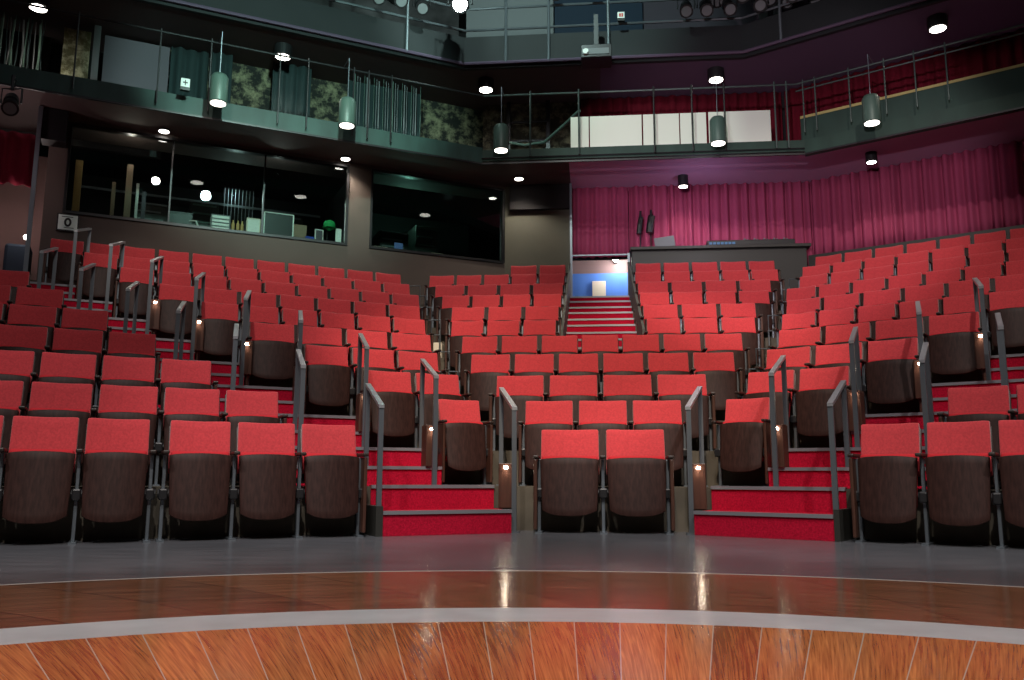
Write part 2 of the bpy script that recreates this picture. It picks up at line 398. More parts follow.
# ------------------------------------------------------------------ handrails and step lights
def rail(label, f, k, s, d, ds, h, grp):
    t = thing('handrail', label, 'handrail', (0, 0, 0), 0, grp)
    z0, z1 = L(k), L(k+1); top = z0+h
    A0 = Vector((s, d, z0)); A1 = Vector((s, d, top)); B1 = Vector((s+ds, d+.78, top+.25)); B0 = Vector((s+ds, d+.78, z1))
    mx = fm(f)
    for P, Q in ((A0, A1), (B0, B1)):
        m = NB(); box(m, P.x-.021, P.x+.021, P.y-.012, P.y+.012, P.z, Q.z, mx); box(m, P.x-.045, P.x+.045, P.y-.04, P.y+.04, P.z, P.z+.012, mx)
        link_mesh('post', m, RAILM, t)
    m = NB(); u = (B1-A1); n_ = u.normalized(); 
    side = Vector((.023, 0, 0)); upv = Vector((0, 0, .014))
    P0 = A1-n_*.02; P1 = B1+n_*.02
    vs = [m.verts.new(mx @ p) for p in (P0-side-upv, P0+side-upv, P0+side+upv, P0-side+upv, P1-side-upv, P1+side-upv, P1+side+upv, P1-side+upv)]
    for q in ((0,1,2,3),(4,7,6,5),(0,4,5,1),(1,5,6,2),(2,6,7,3),(3,7,4,0)): m.faces.new([vs[i] for i in q])
    link_mesh('top_rail', m, TOPRAIL, t)
    return t
def step_light(label, f, s0, s1, d, z0, z1, lamp_side, grp):
    t = thing('step_light', label, 'step light', (0, 0, 0), 0, grp)
    m = NB(); box(m, s0, s1, d, d+.14, z0, z1, fm(f), bev=.006); link_mesh('wooden_housing', m, ENDWOOD, t)
    x = s1-.065 if lamp_side > 0 else s0+.065
    m = NB(); box(m, x-.016, x+.016, d-.012, d+.002, z1-.05, z1-.028, fm(f)); link_mesh('lamp', m, LAMPS, t)
    la = bpy.data.lights.new('step_glow', 'SPOT'); la.energy = 1.0; la.color = (1, .8, .6); la.spot_size = 2.4; la.spot_blend = 1; la.shadow_soft_size = .015
    lo = bpy.data.objects.new('step_glow', la); C.objects.link(lo); lo.location = fp(f, x, d-.03, z1-.05); lo.parent = t
G1 = 'grey handrails beside the aisle stairs'; G2 = 'small step lights beside the aisle stairs'
for k, s in ((2, 2.55), (3, 2.11), (4, 1.61), (5, 1.14), (6, .67), (7, .19), (8, -.30), (9, -.77)):
    rail('grey steel handrail at the left end of the %s row of the rear left block' % ORD[k-2], 'M', k, s, dk('M', k-1)+.15, .13, .98, G1)
    if k < 8: step_light('step light in a brown box under the handrail, %s row of rear left block' % ORD[k-2], 'M', s+.02, s+.14, dk('M', k-1)+.45, L(k)+.176, L(k)+.56, 1, G2)
for k, s in ((2, -2.46), (3, -1.97), (4, -1.52), (5, -1.06)):
    rail('grey steel handrail at the right end of the %s row of the rear right block' % ORD[k-2], 'S', k, s, dk('S', k-1)+.15, -.14, .98, G1)
    step_light('step light in a brown box under the handrail, %s row of rear right block' % ORD[k-2], 'S', s-.14, s-.02, dk('S', k-1)+.45, L(k)+.176, L(k)+.56, -1, G2)
for k, s in ((1, 1.95), (2, 1.44), (3, .93), (4, .44), (5, -.05), (6, -.56), (7, -1.05)):
    rail('grey steel handrail at the aisle end of the %s row of the front left block' % ORD[k-1], 'M', k, s, dk('M', k)-.2, .09, 1.06, G1)
for k, s in ((1, -1.88), (2, -1.33), (3, -.81)):
    rail('grey steel handrail at the aisle end of the %s row of the front right block' % ORD[k-1], 'S', k, s, dk('S', k)-.2, -.09, 1.06, G1)
rail('grey steel handrail standing left of the two front centre seats', 'C', 1, -.70, dk('C', 1)-.22, -.20, 1.08, G1)
rail('grey steel handrail standing right of the two front centre seats', 'C', 1, .82, dk('C', 1)-.22, .20, 1.08, G1)
step_light('step light in a brown box left of the two front centre seats', 'C', -.86, -.73, dk('C', 1)-.02, .20, .60, 1, G2)
step_light('step light in a brown box right of the two front centre seats', 'C', .85, .98, dk('C', 1)-.02, .20, .60, -1, G2)

# thin wire guard frames in the gaps between the facets
GEND = {4: (-1.45, 1.63), 5: (-1.68, 1.86), 6: (-1.95, 2.17), 7: (-2.08, 2.33), 8: (-2.36, 2.68), 9: (-2.62, 2.87), 10: (-2.87, 3.16)}
for k, (a, b) in GEND.items():
    for side, s in ((-1, a), (1, b)):
        x0 = s+side*.12; x1 = s+side*.42; y = dk('C', k)-.28; z = L(k)
        m = NB(); mx = fm('C'); pts = [(x0, y, z), (x0, y, z+.60), (x1, y, z+.60), (x1, y, z)]
        tube(m, [mx @ Vector(p) for p in pts], .011, 6)
        o = link_mesh('guard_rail', m, STEEL); o['label'] = 'thin wire guard frame at the %s end of centre row %s' % ('left' if side < 0 else 'right', ORD[k-1]); o['category'] = 'guard rail'
        o['group'] = 'thin guard frames in the gaps beside the centre block'
m_ = 0
for k, s, side in ((5, -1.93, 'left'), (6, 2.4, 'right'), (3, -1.32, 'left'), (7, -2.3, 'left'), (4, 1.85, 'right')):
    m = NB(); box(m, s-.09, s+.09, dk('C', k)-.1, dk('C', k)+.05, L(k), L(k)+.30, fm('C'), bev=.01)
    box(m, s-.06, s+.06, dk('C', k)-.12, dk('C', k)-.1, L(k)+.05, L(k)+.12, fm('C'))
    tag(link_mesh('junction_box', m, CREAM), 'pale floor box in the gap at the %s end of centre row %s' % (side, ORD[k-1]), 'junction box')

# ------------------------------------------------------------------ front-of-centre parapets beside the central stair
for s, side in ((-.44, 'left'), (.68, 'right')):
    m = NB(); mx = fm('C')
    prof = [(dk('C', 6)+.1, L(6)+.1), (15.9, L(11)+.1), (15.9, L(11)+1.02), (dk('C', 6)+.1, L(6)+.72)]
    a = [m.verts.new(mx @ Vector((s, d, z))) for d, z in prof]; b = [m.verts.new(mx @ Vector((s+.035, d, z))) for d, z in prof]
    m.faces.new(a[::-1]); m.faces.new(b)
    for i in range(4): m.faces.new((a[i], a[(i+1) % 4], b[(i+1) % 4], b[i]))
    tag(link_mesh('stair_parapet', m, PARAPET), 'grey green side panel along the %s of the central stair' % side, 'parapet')

# ------------------------------------------------------------------ walls below the gallery
ZS = 6.12
WM = 14.7; WC = 16.0; WS = 16.1
cMC = cross('M', WM, 'C', WC)
sMC = cMC.dot(Vector((nrm('M')[1], -nrm('M')[0])))      # s of the corner along the M facet
W1 = (-1.10, 3.43); W2 = (3.84, sMC-.03)                  # window openings along s (first three lights, then one)
bm = NB(); mx = fm('M')
WL = -1.37
box(bm, WL, sMC, WM, WM+.12, 2.8, 4.58, mx); box(bm, WL, W1[0], WM, WM+.12, 4.58, ZS, mx)
box(bm, W1[1], W2[0], WM, WM+.12, 4.58, ZS, mx); box(bm, W1[0], sMC, WM, WM+.12, 6.04, ZS, mx)
struct('wall_left', bm, WALLB)
def window(name, s0, s1, mull):
    m = NB()
    for a, b, c, e in ((s0-.0, s1, 4.555, 4.60), (s0, s1, 6.02, 6.06)): box(m, a, b, WM-.03, WM+.10, c, e, mx)
    for q in (s0, s1-.035): box(m, q, q+.035, WM-.03, WM+.10, 4.58, 6.04, mx)
    for q in mull: box(m, q-.012, q+.012, WM+.0, WM+.06, 4.6, 6.02, mx)
    w = link_mesh(name, m, BLACKM); w['kind'] = 'structure'
    m = NB(); box(m, s0+.03, s1-.03, WM+.03, WM+.036, 4.6, 6.03, mx); link_mesh('pane', m, GLASS, w)
window('window_1', W1[0], W1[1], (.45, 1.95)); window('window_2', W2[0], W2[1], ())
# the control booth behind the windows
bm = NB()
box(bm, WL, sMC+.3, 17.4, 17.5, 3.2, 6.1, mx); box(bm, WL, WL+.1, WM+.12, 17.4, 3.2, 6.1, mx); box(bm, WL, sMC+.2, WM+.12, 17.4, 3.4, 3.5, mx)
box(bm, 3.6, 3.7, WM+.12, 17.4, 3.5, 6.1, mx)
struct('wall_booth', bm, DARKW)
# centre wall, dark beam and right side backing
def cs(P): n = nrm('C'); return P[0]*n[1]-P[1]*n[0]
sCl = cs(cMC); DOORL, DOORR = -.395, .70
bm = NB(); mc = fm('C')
box(bm, sCl, DOORL-.02, WC, WC+.15, 3.0, ZS, mc)
struct('wall_centre', bm, WALLC)
bm = NB(); box(bm, sCl+.1, DOORL-.03, WC-.10, WC-.01, 5.62, ZS-.01, mc); struct('trim_3', bm, DARKW)
cCS = cross('C', WC+.5, 'S', WS+.5); sCr = cs(cCS)
bm = NB(); box(bm, DOORR+.05, sCr+.3, WC+.45, WC+.6, 3.0, 8.2, mc); box(bm, DOORL-.02, DOORR+.05, WC+.45, WC+.6, 4.75, 8.2, mc)
box(bm, -4.2, 9, WS+.45, WS+.6, 3.0, 11.5, fm('S'))
struct('wall_right', bm, DARKW)

# ------------------------------------------------------------------ curtains
def curtain(name, f, s0, s1, d, z0, z1, amp, per, material, label, grp=None, z1b=None):
    m = NB(); n = int((s1-s0)/per*8); rows = 5; V = []
    ph = [0.0]; rnd = random.Random(int(abs(s0*100))+int(d*10))
    for i in range(n): ph.append(ph[-1]+2*math.pi/8*rnd.uniform(.6, 1.4))
    for j in range(rows+1):
        r = []
        for i in range(n+1):
            s = s0+(s1-s0)*i/n; v = j/rows
            a = amp*(.72+.28*math.sin(i*.37))*(1-.12*v)
            y = d+a*math.sin(ph[i]+.10*math.sin(v*3+i*.1))
            r.append(m.verts.new(fm(f) @ Vector((s, y, z0+(z1-z0)*v+(.012*math.sin(i*.9) if j == 0 else 0)))))
        V.append(r)
    for j in range(rows):
        for i in range(n): m.faces.new((V[j][i], V[j][i+1], V[j+1][i+1], V[j+1][i]))
    o = link_mesh(name, m, material, smooth=True); md = o.modifiers.new('thick', 'SOLIDIFY'); md.thickness = .008
    return tag(o, label, 'curtain', grp)
curtain('stage_curtain', 'C', DOORL, DOORR+.02, WC+.2, 4.70, ZS, .05, .17, CURT, 'short crimson curtain hanging across the top of the blue lit doorway')
curtain('stage_curtain', 'C', DOORR+.03, cs(cross('C', WC+.2, 'S', WS))+.02, WC+.2, 4.3, ZS, .07, .17, CURT, 'crimson curtain hanging behind the black sound desk')
sSl = cross('C', WC+.2, 'S', WS); sS0 = sSl[0]*nrm('S')[1]-sSl[1]*nrm('S')[0]
curtain('stage_curtain', 'S', sS0-.02, 2.2, WS, 4.62, ZS, .075, .18, CURT, 'long crimson curtain along the right wall above the rear right seats')
UR = 'dark upper gallery curtains'
g1 = cross('C', 16.2, 'S', 15.9)
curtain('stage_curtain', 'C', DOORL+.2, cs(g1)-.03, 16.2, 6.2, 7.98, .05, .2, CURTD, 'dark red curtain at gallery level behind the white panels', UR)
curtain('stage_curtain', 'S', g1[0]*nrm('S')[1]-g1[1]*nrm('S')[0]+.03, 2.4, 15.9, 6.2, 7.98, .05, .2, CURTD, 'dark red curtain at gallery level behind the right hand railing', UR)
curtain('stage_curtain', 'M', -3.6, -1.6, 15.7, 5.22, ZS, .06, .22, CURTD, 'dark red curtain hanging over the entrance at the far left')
bm = NB(); box(bm, -4.5, -1.5, 17.0, 17.1, 3.2, 6.2, mx); struct('wall_vestibule', bm, PINKW)
# parapet rail under the right curtain with small nubs
bm = NB(); box(bm, sS0, 2.4, WS-.24, WS-.12, 3.4, 4.60, fm('S')); struct('baseboard_right', bm, DESKM)

# ------------------------------------------------------------------ the doorway at the head of the central stair
t = thing('door_frame', 'slim pale frame round the opening at the head of the central stair', 'door frame')
for s in (DOORL-.0, DOORR): m = NB(); box(m, s-.022, s+.022, WC-.1, WC-.03, L(11), 4.70 if s > 0 else ZS, mc); link_mesh('jamb', m, STEEL, t)
m = NB(); box(m, DOORL, DOORR, WC-.08, WC-.05, 4.665, 4.69, mc); link_mesh('head_rail', m, STEEL, t)
bm = NB(); box(bm, -1.2, 1.6, 18.6, 18.7, 2.0, 4.96, mc); struct('wall_back', bm, BLUEW)
bm = NB(); box(bm, -1.2, 1.6, 18.6, 18.7, 4.96, 6.3, mc); box(bm, -1.3, -1.2, WC+.62, 18.6, 2, 6.3, mc); box(bm, 1.6, 1.7, WC+.62, 18.6, 2, 6.3, mc)
struct('wall_back_upper', bm, BROWNW)
bm = NB(); box(bm, -1.2, 1.6, WC+.62, 18.6, 5.9, 6.0, mc); struct('ceiling_back', bm, BROWNW)
bm = NB(); box(bm, -1.2, 1.6, WC+.0, 18.6, 2.9, 3.0, mc); struct('floor_back', bm, TIER)
m = NB(); box(m, .0, .30, 18.53, 18.595, 3.9, 4.77, mc, bev=.01); tag(link_mesh('notice_board', m, CREAM), 'cream notice panel on the blue wall beyond the doorway', 'notice board')
def lamp_light(kind, loc, energy, col=(1, .93, .84), size=.05, target=None, spot=1.2, blend=.6, name='lamp_light'):
    la = bpy.data.lights.new(name, kind); la.energy = energy; la.color = col
    if kind == 'SPOT': la.spot_size = spot; la.spot_blend = blend
    la.shadow_soft_size = size
    o = bpy.data.objects.new(name, la); C.objects.link(o); o.location = loc
    if target is not None: o.rotation_euler = (Vector(target)-Vector(loc)).to_track_quat('-Z', 'Y').to_euler()
    return o
t = thing('wall_lamp', 'bright bare wall lamp glaring beyond the doorway', 'lamp')
m = NB(); lathe(m, [(.02, -.06), (.055, -.03), (.065, .02), (.03, .07)], 16, Matrix.Translation(fp('C', .52, 18.3, 5.20))); link_mesh('bulb', m, emit('bulb_glow', (1, .97, .92), 30), t)
m = NB(); box(m, .49, .55, 18.36, 18.59, 5.17, 5.23, mc); link_mesh('bracket', m, BLACKM, t)
lamp_light('POINT', fp('C', .60, 18.25, 5.14), 42, (1, .97, .92), .08)
lamp_light('POINT', fp('C', -.2, 17.4, 5.4), 16, (.95, .95, 1), .2)

# ------------------------------------------------------------------ sound desk behind the centre seats
t = thing('sound_desk', 'long black sound desk behind the right half of the centre block', 'desk')
dm = fm('C')
m = NB(); box(m, .75, 3.95, 15.68, 16.1, 3.0, 4.68, dm, bev=.01); link_mesh('body', m, DESKM, t)
m = NB(); box(m, .72, 4.02, 15.60, 16.12, 4.68, 4.74, dm, bev=.008); link_mesh('worktop', m, DESKM, t)
t = thing('computer_monitor', 'grey tilted monitor standing on the sound desk', 'monitor')
M4 = fm('C') @ Matrix.Translation((1.40, 15.85, 4.74)) @ Matrix.Rotation(math.radians(-8), 4, 'Y')
m = NB(); box(m, -.19, .19, 0, .04, .05, .25, M4, bev=.006); link_mesh('screen_back', m, GREYP, t)
m = NB(); box(m, -.09, .09, -.02, .1, .0, .012, fm('C') @ Matrix.Translation((1.40, 15.85, 4.74))); box(m, -.02, .02, .02, .05, 0, .1, fm('C') @ Matrix.Translation((1.40, 15.85, 4.74))); link_mesh('stand', m, BLACKM, t)
t = thing('mixing_console', 'low black mixing console with blue lit sections on the sound desk', 'mixing console')
M5 = fm('C') @ Matrix.Translation((0, 0, 4.74))
m = NB(); box(m, 2.15, 3.75, 15.68, 16.05, 0, .11, M5, bev=.01); box(m, 2.2, 3.7, 15.95, 16.04, .1, .17, M5, bev=.01); link_mesh('chassis', m, BLACKM, t)
m = NB()
for i in range(7): box(m, 2.19+i*.07, 2.24+i*.07, 15.67, 15.68, .03, .07, M5)
link_mesh('display', m, TIN, t)
m = NB()
for i in range(14): lathe(m, [(.018, 0), (.018, .045)], 8, M5 @ Matrix.Translation((2.85+i*.06, 15.75+.05*(i % 3), .105)))
link_mesh('knobs', m, GREYP, t)
for s, zz, w, lab in ((.93, 5.22, .05, 'left of the two dark microphones on stands behind the sound desk'), (1.13, 5.24, .07, 'right of the two dark microphones on stands behind the sound desk')):
    t = thing('microphone_stand', lab, 'microphone')
    m = NB(); tube(m, [fp('C', s, 15.95, 4.74), fp('C', s, 15.95, zz)], .01, 8); lathe(m, [(.07, 0), (.07, .015)], 16, Matrix.Translation(fp('C', s, 15.95, 4.74))); link_mesh('stand', m, BLACKM, t)
    m = NB(); tube(m, [fp('C', s-.03, 15.9, zz-.15), fp('C', s-.01, 15.9, zz+.02), fp('C', s+.02, 15.92, zz+.18)], w, 10); link_mesh('shock_mount', m, BLACKM, t)
    m = NB(); tube(m, [fp('C', s, 15.9, zz+.16), fp('C', s+.01, 15.9, zz+.30)], .022, 10); link_mesh('microphone_capsule', m, BLACKM, t)

# ------------------------------------------------------------------ lower gallery
GF = (13.25, 14.2, 14.1)
fr = chain(*GF); bk = chain(15.6, 16.7, 16.6)
t = thing('gallery_balcony', 'green fronted gallery running round the house above the rear seats', 'balcony')
m = NB(); slab(m, chain(*[g+.08 for g in GF]), bk, ZS, ZS+.06, (0,)); 
# the centre slab is split where the wall ends and the curtain begins
pf0, pf1 = fr[1], fr[2]
sl_f = xy(fp('C', DOORL, 14.28)); sl_b = xy(fp('C', DOORL, 16.7))
f8 = chain(*[g+.08 for g in GF])
prism(m, [f8[1], sl_f, sl_b, bk[1]], ZS, ZS+.06); link_mesh('soffit', m, SOFFB, t)
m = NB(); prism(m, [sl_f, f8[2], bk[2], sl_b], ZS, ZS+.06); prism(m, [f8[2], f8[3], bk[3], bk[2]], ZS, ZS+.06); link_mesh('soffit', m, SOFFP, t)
m = NB(); slab(m, fr, f8, 5.93, 6.22, (0,)); link_mesh('fascia', m, GREENF, t)
m = NB(); slab(m, fr, f8, 5.97, 6.17, (1,)); slab(m, fr, f8, 5.90, 6.17, (2,)); link_mesh('fascia', m, GREEND, t)
m = NB(); a = chain(GF[0]-.03, GF[1]-.03, GF[2]-.03); slab(m, a, fr, 5.90, 5.93, (0, 1, 2)); link_mesh('bottom_edge', m, BLACKM, t)
m = NB(); a = chain(GF[0]-.02, GF[1]-.03, GF[2]-.03); tube(m, [Vector((*p, 6.01)) for p in a[1:3]], .012, 6); link_mesh('conduit', m, BLACKM, t)
# rails and posts
rl = chain(13.2, 14.15, 14.0)
m = NB(); tube(m, [Vector((*p, 7.16)) for p in rl[1:]], .018); link_mesh('handrail', m, GRAIL, t)
m = NB(); tube(m, [Vector((*p, 7.16)) for p in rl[:2]], .018); link_mesh('handrail', m, BLACKM, t)
m = NB(); tube(m, [Vector((*p, 7.03)) for p in rl[2:]], .015); link_mesh('midrail', m, GRAIL, t)
def vpost(f, s, d, z0, z1, r, mtl=RAILM, name='post', par=None):
    m = NB(); tube(m, [fp(f, s, d, z0), fp(f, s, d, z1)], r, 8); return link_mesh(name, m, mtl, par)
for s in (-2.05, -1.0, .12, .85, 1.9, 2.35, 3.1, 3.35, 3.75): vpost('M', s, 13.18, 6.0, 7.2, .013, BLACKM, par=t)
for s in (-1.05, -.2, 1.1, 1.75, 2.3, 3.15, 3.35): vpost('C', s, 14.1, 6.0, 7.2, .016, BLACKM if s in (1.1, 1.75, 2.3) else GRAIL, par=t)
for s in (-3.95, -3.75, -3.2, -2.65, -2.2, -1.75, -.45, .3): vpost('S', s, 13.98, 6.25, 7.2, .013, GRAIL, par=t)
for s in (-.42,): vpost('S', s, 13.9, 5.9, 7.35, .04, mtl=STEEL, par=t)
# green infill boards with a yellow top on the right, white boards in the middle
m = NB(); box(m, -4.08, 2.2, 14.2, 14.23, 6.15, 6.60, fm('S')); i1 = tag(link_mesh('infill_board', m, GREEND), 'dark green board filling the right hand gallery railing', 'board')
m = NB(); box(m, -4.08, 2.2, 14.19, 14.24, 6.60, 6.645, fm('S')); link_mesh('yellow_edge', m, BRASS, i1)
for i, (a, b) in enumerate(((-.35, -.03), (-.01, .90), (.925, 1.55), (1.57, 2.02), (2.06, 3.12))):
    m = NB(); box(m, a, b, 14.35, 14.37, 6.15, 6.80, fm('C'), bev=.004)
    tag(link_mesh('gallery_board', m, WHITEP), 'cream white board on the centre gallery railing, %s from left' % ORD[i], 'board', 'white boards along the centre gallery railing')

# back walls and dressing at gallery level
bm = NB(); box(bm, .3, sMC+1.2, 15.5, 15.6, ZS+.06, 8.05, mx); struct('wall_gallery_left', bm, ROCK)
bm = NB(); box(bm, sCl-.5, DOORL+.18, 16.35, 16.45, ZS+.06, 8.05, mc); struct('wall_gallery_centre', bm, CORK)
bm = NB(); box(bm, -6, -1.6, 15.9, 16.0, ZS+.06, 8.05, mx); box(bm, -1.7, .3, 16.1, 16.2, ZS+.06, 8.05, mx); struct('wall_gallery_far', bm, DARKW)
m = NB(); box(m, -1.35, -.95, 15.2, 15.26, ZS+.06, 7.9, mx); tag(link_mesh('flecked_panel', m, YELLOWW), 'yellow flecked wall panel on the gallery at far left', 'panel')
m = NB(); box(m, -.90, -.80, 15.1, 15.2, ZS+.06, 8.0, mx); tag(link_mesh('grey_column', m, GREYP), 'narrow pale grey column beside the yellow flecked gallery panel', 'column')
m = NB(); box(m, -.74, .30, 15.3, 15.34, 6.95, 7.95, mx); tag(link_mesh('violet_panel', m, VIOLETP), 'grey violet panel over a bright shelf edge on the left gallery', 'panel')
m = NB(); box(m, -.8, .35, 14.9, 15.2, 6.85, 6.90, mx); tag(link_mesh('gallery_shelf', m, WHITE), 'white edged shelf below the grey violet gallery panel', 'shelf')
m = NB(); box(m, -.85, .3, 14.8, 14.85, ZS+.06, 6.6, mx); tag(link_mesh('low_board', m, VIOLETP), 'grey board standing low behind the left gallery front', 'board')
for a, b, q in ((.32, .95, 0), (1.0, 1.35, 1), (2.05, 2.75, 2)):
    curtain('black_drape', 'M', a, b, 15.3-.1*q, 6.5+.1*q, 7.98, .06, .2, DRAPE, '%s of the dark teal drapes hanging on the left gallery' % ('leftmost', 'middle', 'rightmost')[q], 'dark drapes on the left gallery')
# hanging ropes and cables near the gallery corner
t = thing('rope_set', 'set of pale vertical ropes hung near the left gallery corner', 'ropes')
for i in range(22):
    s = 3.55+i*.062; m = NB(); tube(m, [fp('M', s, 15.0+.05*(i % 3), ZS+.06), fp('M', s, 15.0+.05*(i % 3), 8.0)], .007+.006*(i % 4 == 0), 5); link_mesh('rope', m, GREYP if i % 3 else TEALF, t)
t = thing('rope_set', 'tangle of green cables hanging on the gallery at far left', 'ropes')
for i in range(26):
    s_ = -2.75+i*.045; m = NB(); d_ = 15.0+.06*(i % 4)
    tube(m, [fp('M', s_, d_, ZS+.1+.05*(i % 3)), fp('M', s_+.03*math.sin(i*2.1), d_-.03, 6.7), fp('M', s_-.03*math.sin(i*1.3), d_, 7.3), fp('M', s_, d_, 7.85)], .009+.007*(i % 3 == 0), 5)
    link_mesh('cable', m, (TEALF, DRAPE, GREYP, TEALF)[i % 4], t)
m = NB(); box(m, 3.5, 4.95, 15.3, 15.36, ZS+.06, 8.0, mx); tag(link_mesh('teal_flat', m, DRAPE), 'dark teal flat behind the hanging ropes', 'flat')
# racks of conduit on the cork wall
t = thing('conduit_rack', 'dark conduit ladder on the mottled wall at gallery centre', 'conduit')
for s in (-1.65, -.85): m = NB(); box(m, s-.04, s+.04, 16.22, 16.3, ZS+.06, 8.0, mc); link_mesh('upright', m, BLACKM, t)
for z in (6.75, 7.15, 7.55): m = NB(); box(m, -1.65, -.85, 16.2, 16.24, z-.02, z+.02, mc); link_mesh('rung', m, BLACKM, t)
m = NB(); tube(m, [fp('C', -1.7, 16.0, 7.05), fp('C', -1.3, 15.95, 6.95), fp('C', -.9, 15.9, 6.98), fp('C', -.5, 15.6, 7.2), fp('C', -.2, 15.2, 7.3)], .03, 8)
tag(link_mesh('looped_cable', m, TEALF), 'thick teal cable looping across the mottled gallery wall', 'cable')

# ------------------------------------------------------------------ upper gallery
UF = (14.0, 14.8, 14.2); uf = chain(*UF); ub = chain(16.2, 17.2, 17.2)
t = thing('gallery_balcony', 'dark topmost gallery with smooth soffit crossing the top of the view', 'balcony')
um = xy(fp('C', .2, UF[1])); ubm = xy(fp('C', .2, 17.2))
m = NB(); prism(m, [uf[0], uf[1], ub[1], ub[0]], 8.0, 8.1); prism(m, [uf[1], um, ubm, ub[1]], 8.0, 8.1); link_mesh('soffit', m, UPPERSOF, t)
m = NB(); prism(m, [um, uf[2], ub[2], ubm], 8.0, 8.1); prism(m, [uf[2], uf[3], ub[3], ub[2]], 8.0, 8.1); link_mesh('soffit', m, UPPERSOFP, t)
m = NB(); slab(m, chain(*[u-.08 for u in UF]), uf, 7.99, 8.62); link_mesh('fascia', m, NAVY, t)
m = NB(); a = chain(*[u-.14 for u in UF]); tube(m, [Vector((*p, 8.06)) for p in a], .03, 6); link_mesh('bottom_pipe', m, UPPERSOFP, t)
for z, r in ((8.72, .025), (9.15, .025)):
    m = NB(); tube(m, [Vector((*p, z)) for p in a], r, 6); link_mesh('handrail', m, RAILM, t)
for f, ss in (('M', (4.2,)), ('C', (-1.55, -.75, .35)), ('S', (-4.3,))):
    for s in ss: vpost(f, s, UF['MCS'.index(f)]-.14, 8.05, 9.9, .028, par=t)
# panels behind the upper gallery
m = NB(); box(m, -2.6, -.75, 16.6, 16.7, 8.1, 11, mc); struct('wall_upper_centre', m, GREYP)
m = NB(); box(m, -.72, 1.1, 16.5, 16.6, 8.1, 11, mc); struct('wall_upper_blue', m, mat('deep_blue_flat', (.008, .02, .04), .8))
m = NB(); box(m, 1.1, 5.2, 16.6, 16.7, 8.1, 11, mc); struct('wall_upper_mauve', m, mat('dusk_mauve_flat', (.05, .04, .055), .8))
m = NB(); box(m, -6, 6, 16.0, 16.1, 8.1, 11.5, mx); struct('wall_upper_left', m, mat('dark_upper_wall', (.03, .028, .03), .8, noise=(3, .6, (1, 1, 1))))
m = NB()
for p in [(-14, 2, 30, 20)]: box(m, -14, 14, -6, 20, 11.5, 11.6)
struct('ceiling', m, DARKW)
m = NB(); box(m, -14, 14, -6.1, -6, -.1, 11.5); struct('wall_stage_back', m, DARKW)
m = NB(); box(m, -14.1, -14, -6, 20, -.1, 11.5); struct('wall_far_left', m, DARKW)
m = NB(); box(m, 14, 14.1, -6, 20, -.1, 11.5); struct('wall_far_right', m, DARKW)
m = NB(); box(m, -14, 14, 19.9, 20, -.1, 11.5); struct('wall_far_back', m, DARKW)

# stage lanterns hung along the upper gallery
def lantern(name, label, pos, aim, sc_=1., grp=None, lit=False):
    t = thing(name, label, 'stage light', (0, 0, 0), 0, grp)
    q = (Vector(aim)-Vector(pos)).to_track_quat('Z', 'Y').to_matrix().to_4x4(); M = Matrix.Translation(pos) @ q @ Matrix.Scale(sc_, 4)
    m = NB(); lathe(m, [(.05, -.28), (.09, -.25), (.10, -.05), (.085, 0), (.085, .16), (.11, .18), (.11, .22)], 16, M); link_mesh('body', m, BLACKM, t)
    m = NB(); lathe(m, [(.082, .221), (.082, .226)], 16, M); link_mesh('lens', m, LAMPX if lit else GREYP, t)
    P = Vector(pos)
    m = NB(); tube(m, [P+Vector((-.14*sc_, 0, 0)), P+Vector((-.14*sc_, 0, .22*sc_)), P+Vector((.14*sc_, 0, .22*sc_)), P+Vector((.14*sc_, 0, 0))], .014*sc_, 6); link_mesh('yoke', m, BLACKM, t)
    m = NB(); tube(m, [P+Vector((0, 0, .2*sc_)), P+Vector((0, 0, .42*sc_))], .025*sc_, 6); link_mesh('clamp', m, BLACKM, t)
    return t
GL = 'stage lanterns along the upper gallery'
a = chain(*[u-.3 for u in UF])
def on(f, s, z): return fp(f, s, UF['MCS'.index(f)]-.32, z)
for i, (f, s, z, aim) in enumerate((('C', 1.75, 8.85, (1, 4, 0)), ('C', 2.1, 8.85, (2, 4, 0)), ('C', 2.5, 8.85, (3, 4, 0)), ('C', 3.05, 8.9, (2, 4, 0)), ('C', 3.5, 8.95, (4, 5, 0)), ('C', 4.0, 9.0, (3, 5, 0)),
                                    ('M', 1.6, 8.95, (-3, 4, 0)), ('M', 2.1, 8.95, (-2, 4, 0)), ('M', 2.8, 8.9, (-1, 4, 0)), ('M', 3.6, 8.9, (0, 4, 0)), ('M', 4.4, 8.9, (1, 4, 0)),
                                    ('C', -.6, 9.3, (0, 3, 0)), ('C', .1, 9.3, (1, 3, 0)))):
    lantern('stage_lantern', 'black stage lantern on the %s upper gallery, %s from left' % ('left' if f == 'M' else 'centre', ORD[i-6 if 6 <= i < 11 else (i-11 if i >= 11 else i+2)]), on(f, s, z), aim, 1.1, GL)
rnd = random.Random(3)
for i, (f, s, z) in enumerate((('M', .9, 8.95), ('M', 1.3, 9.0), ('M', 1.85, 9.0), ('M', 2.4, 9.0), ('M', 3.2, 9.05), ('M', 4.0, 9.1), ('C', 2.3, 9.2), ('C', 2.8, 9.25), ('C', 3.3, 9.2), ('C', 3.75, 9.2), ('S', -4.1, 8.95), ('S', -3.7, 9.05), ('S', -3.3, 9.0), ('S', -2.9, 9.05))):
    lantern('stage_lantern', 'black lantern on the %s upper gallery rail, %s of the back set' % ({'M': 'left', 'C': 'centre', 'S': 'right'}[f], ORD[i if i < 6 else (i-6 if i < 10 else i-10)]), fp(f, s, UF['MCS'.index(f)]-.05, z), (rnd.uniform(-5, 5), rnd.uniform(2, 6), 0), 1.25, GL)
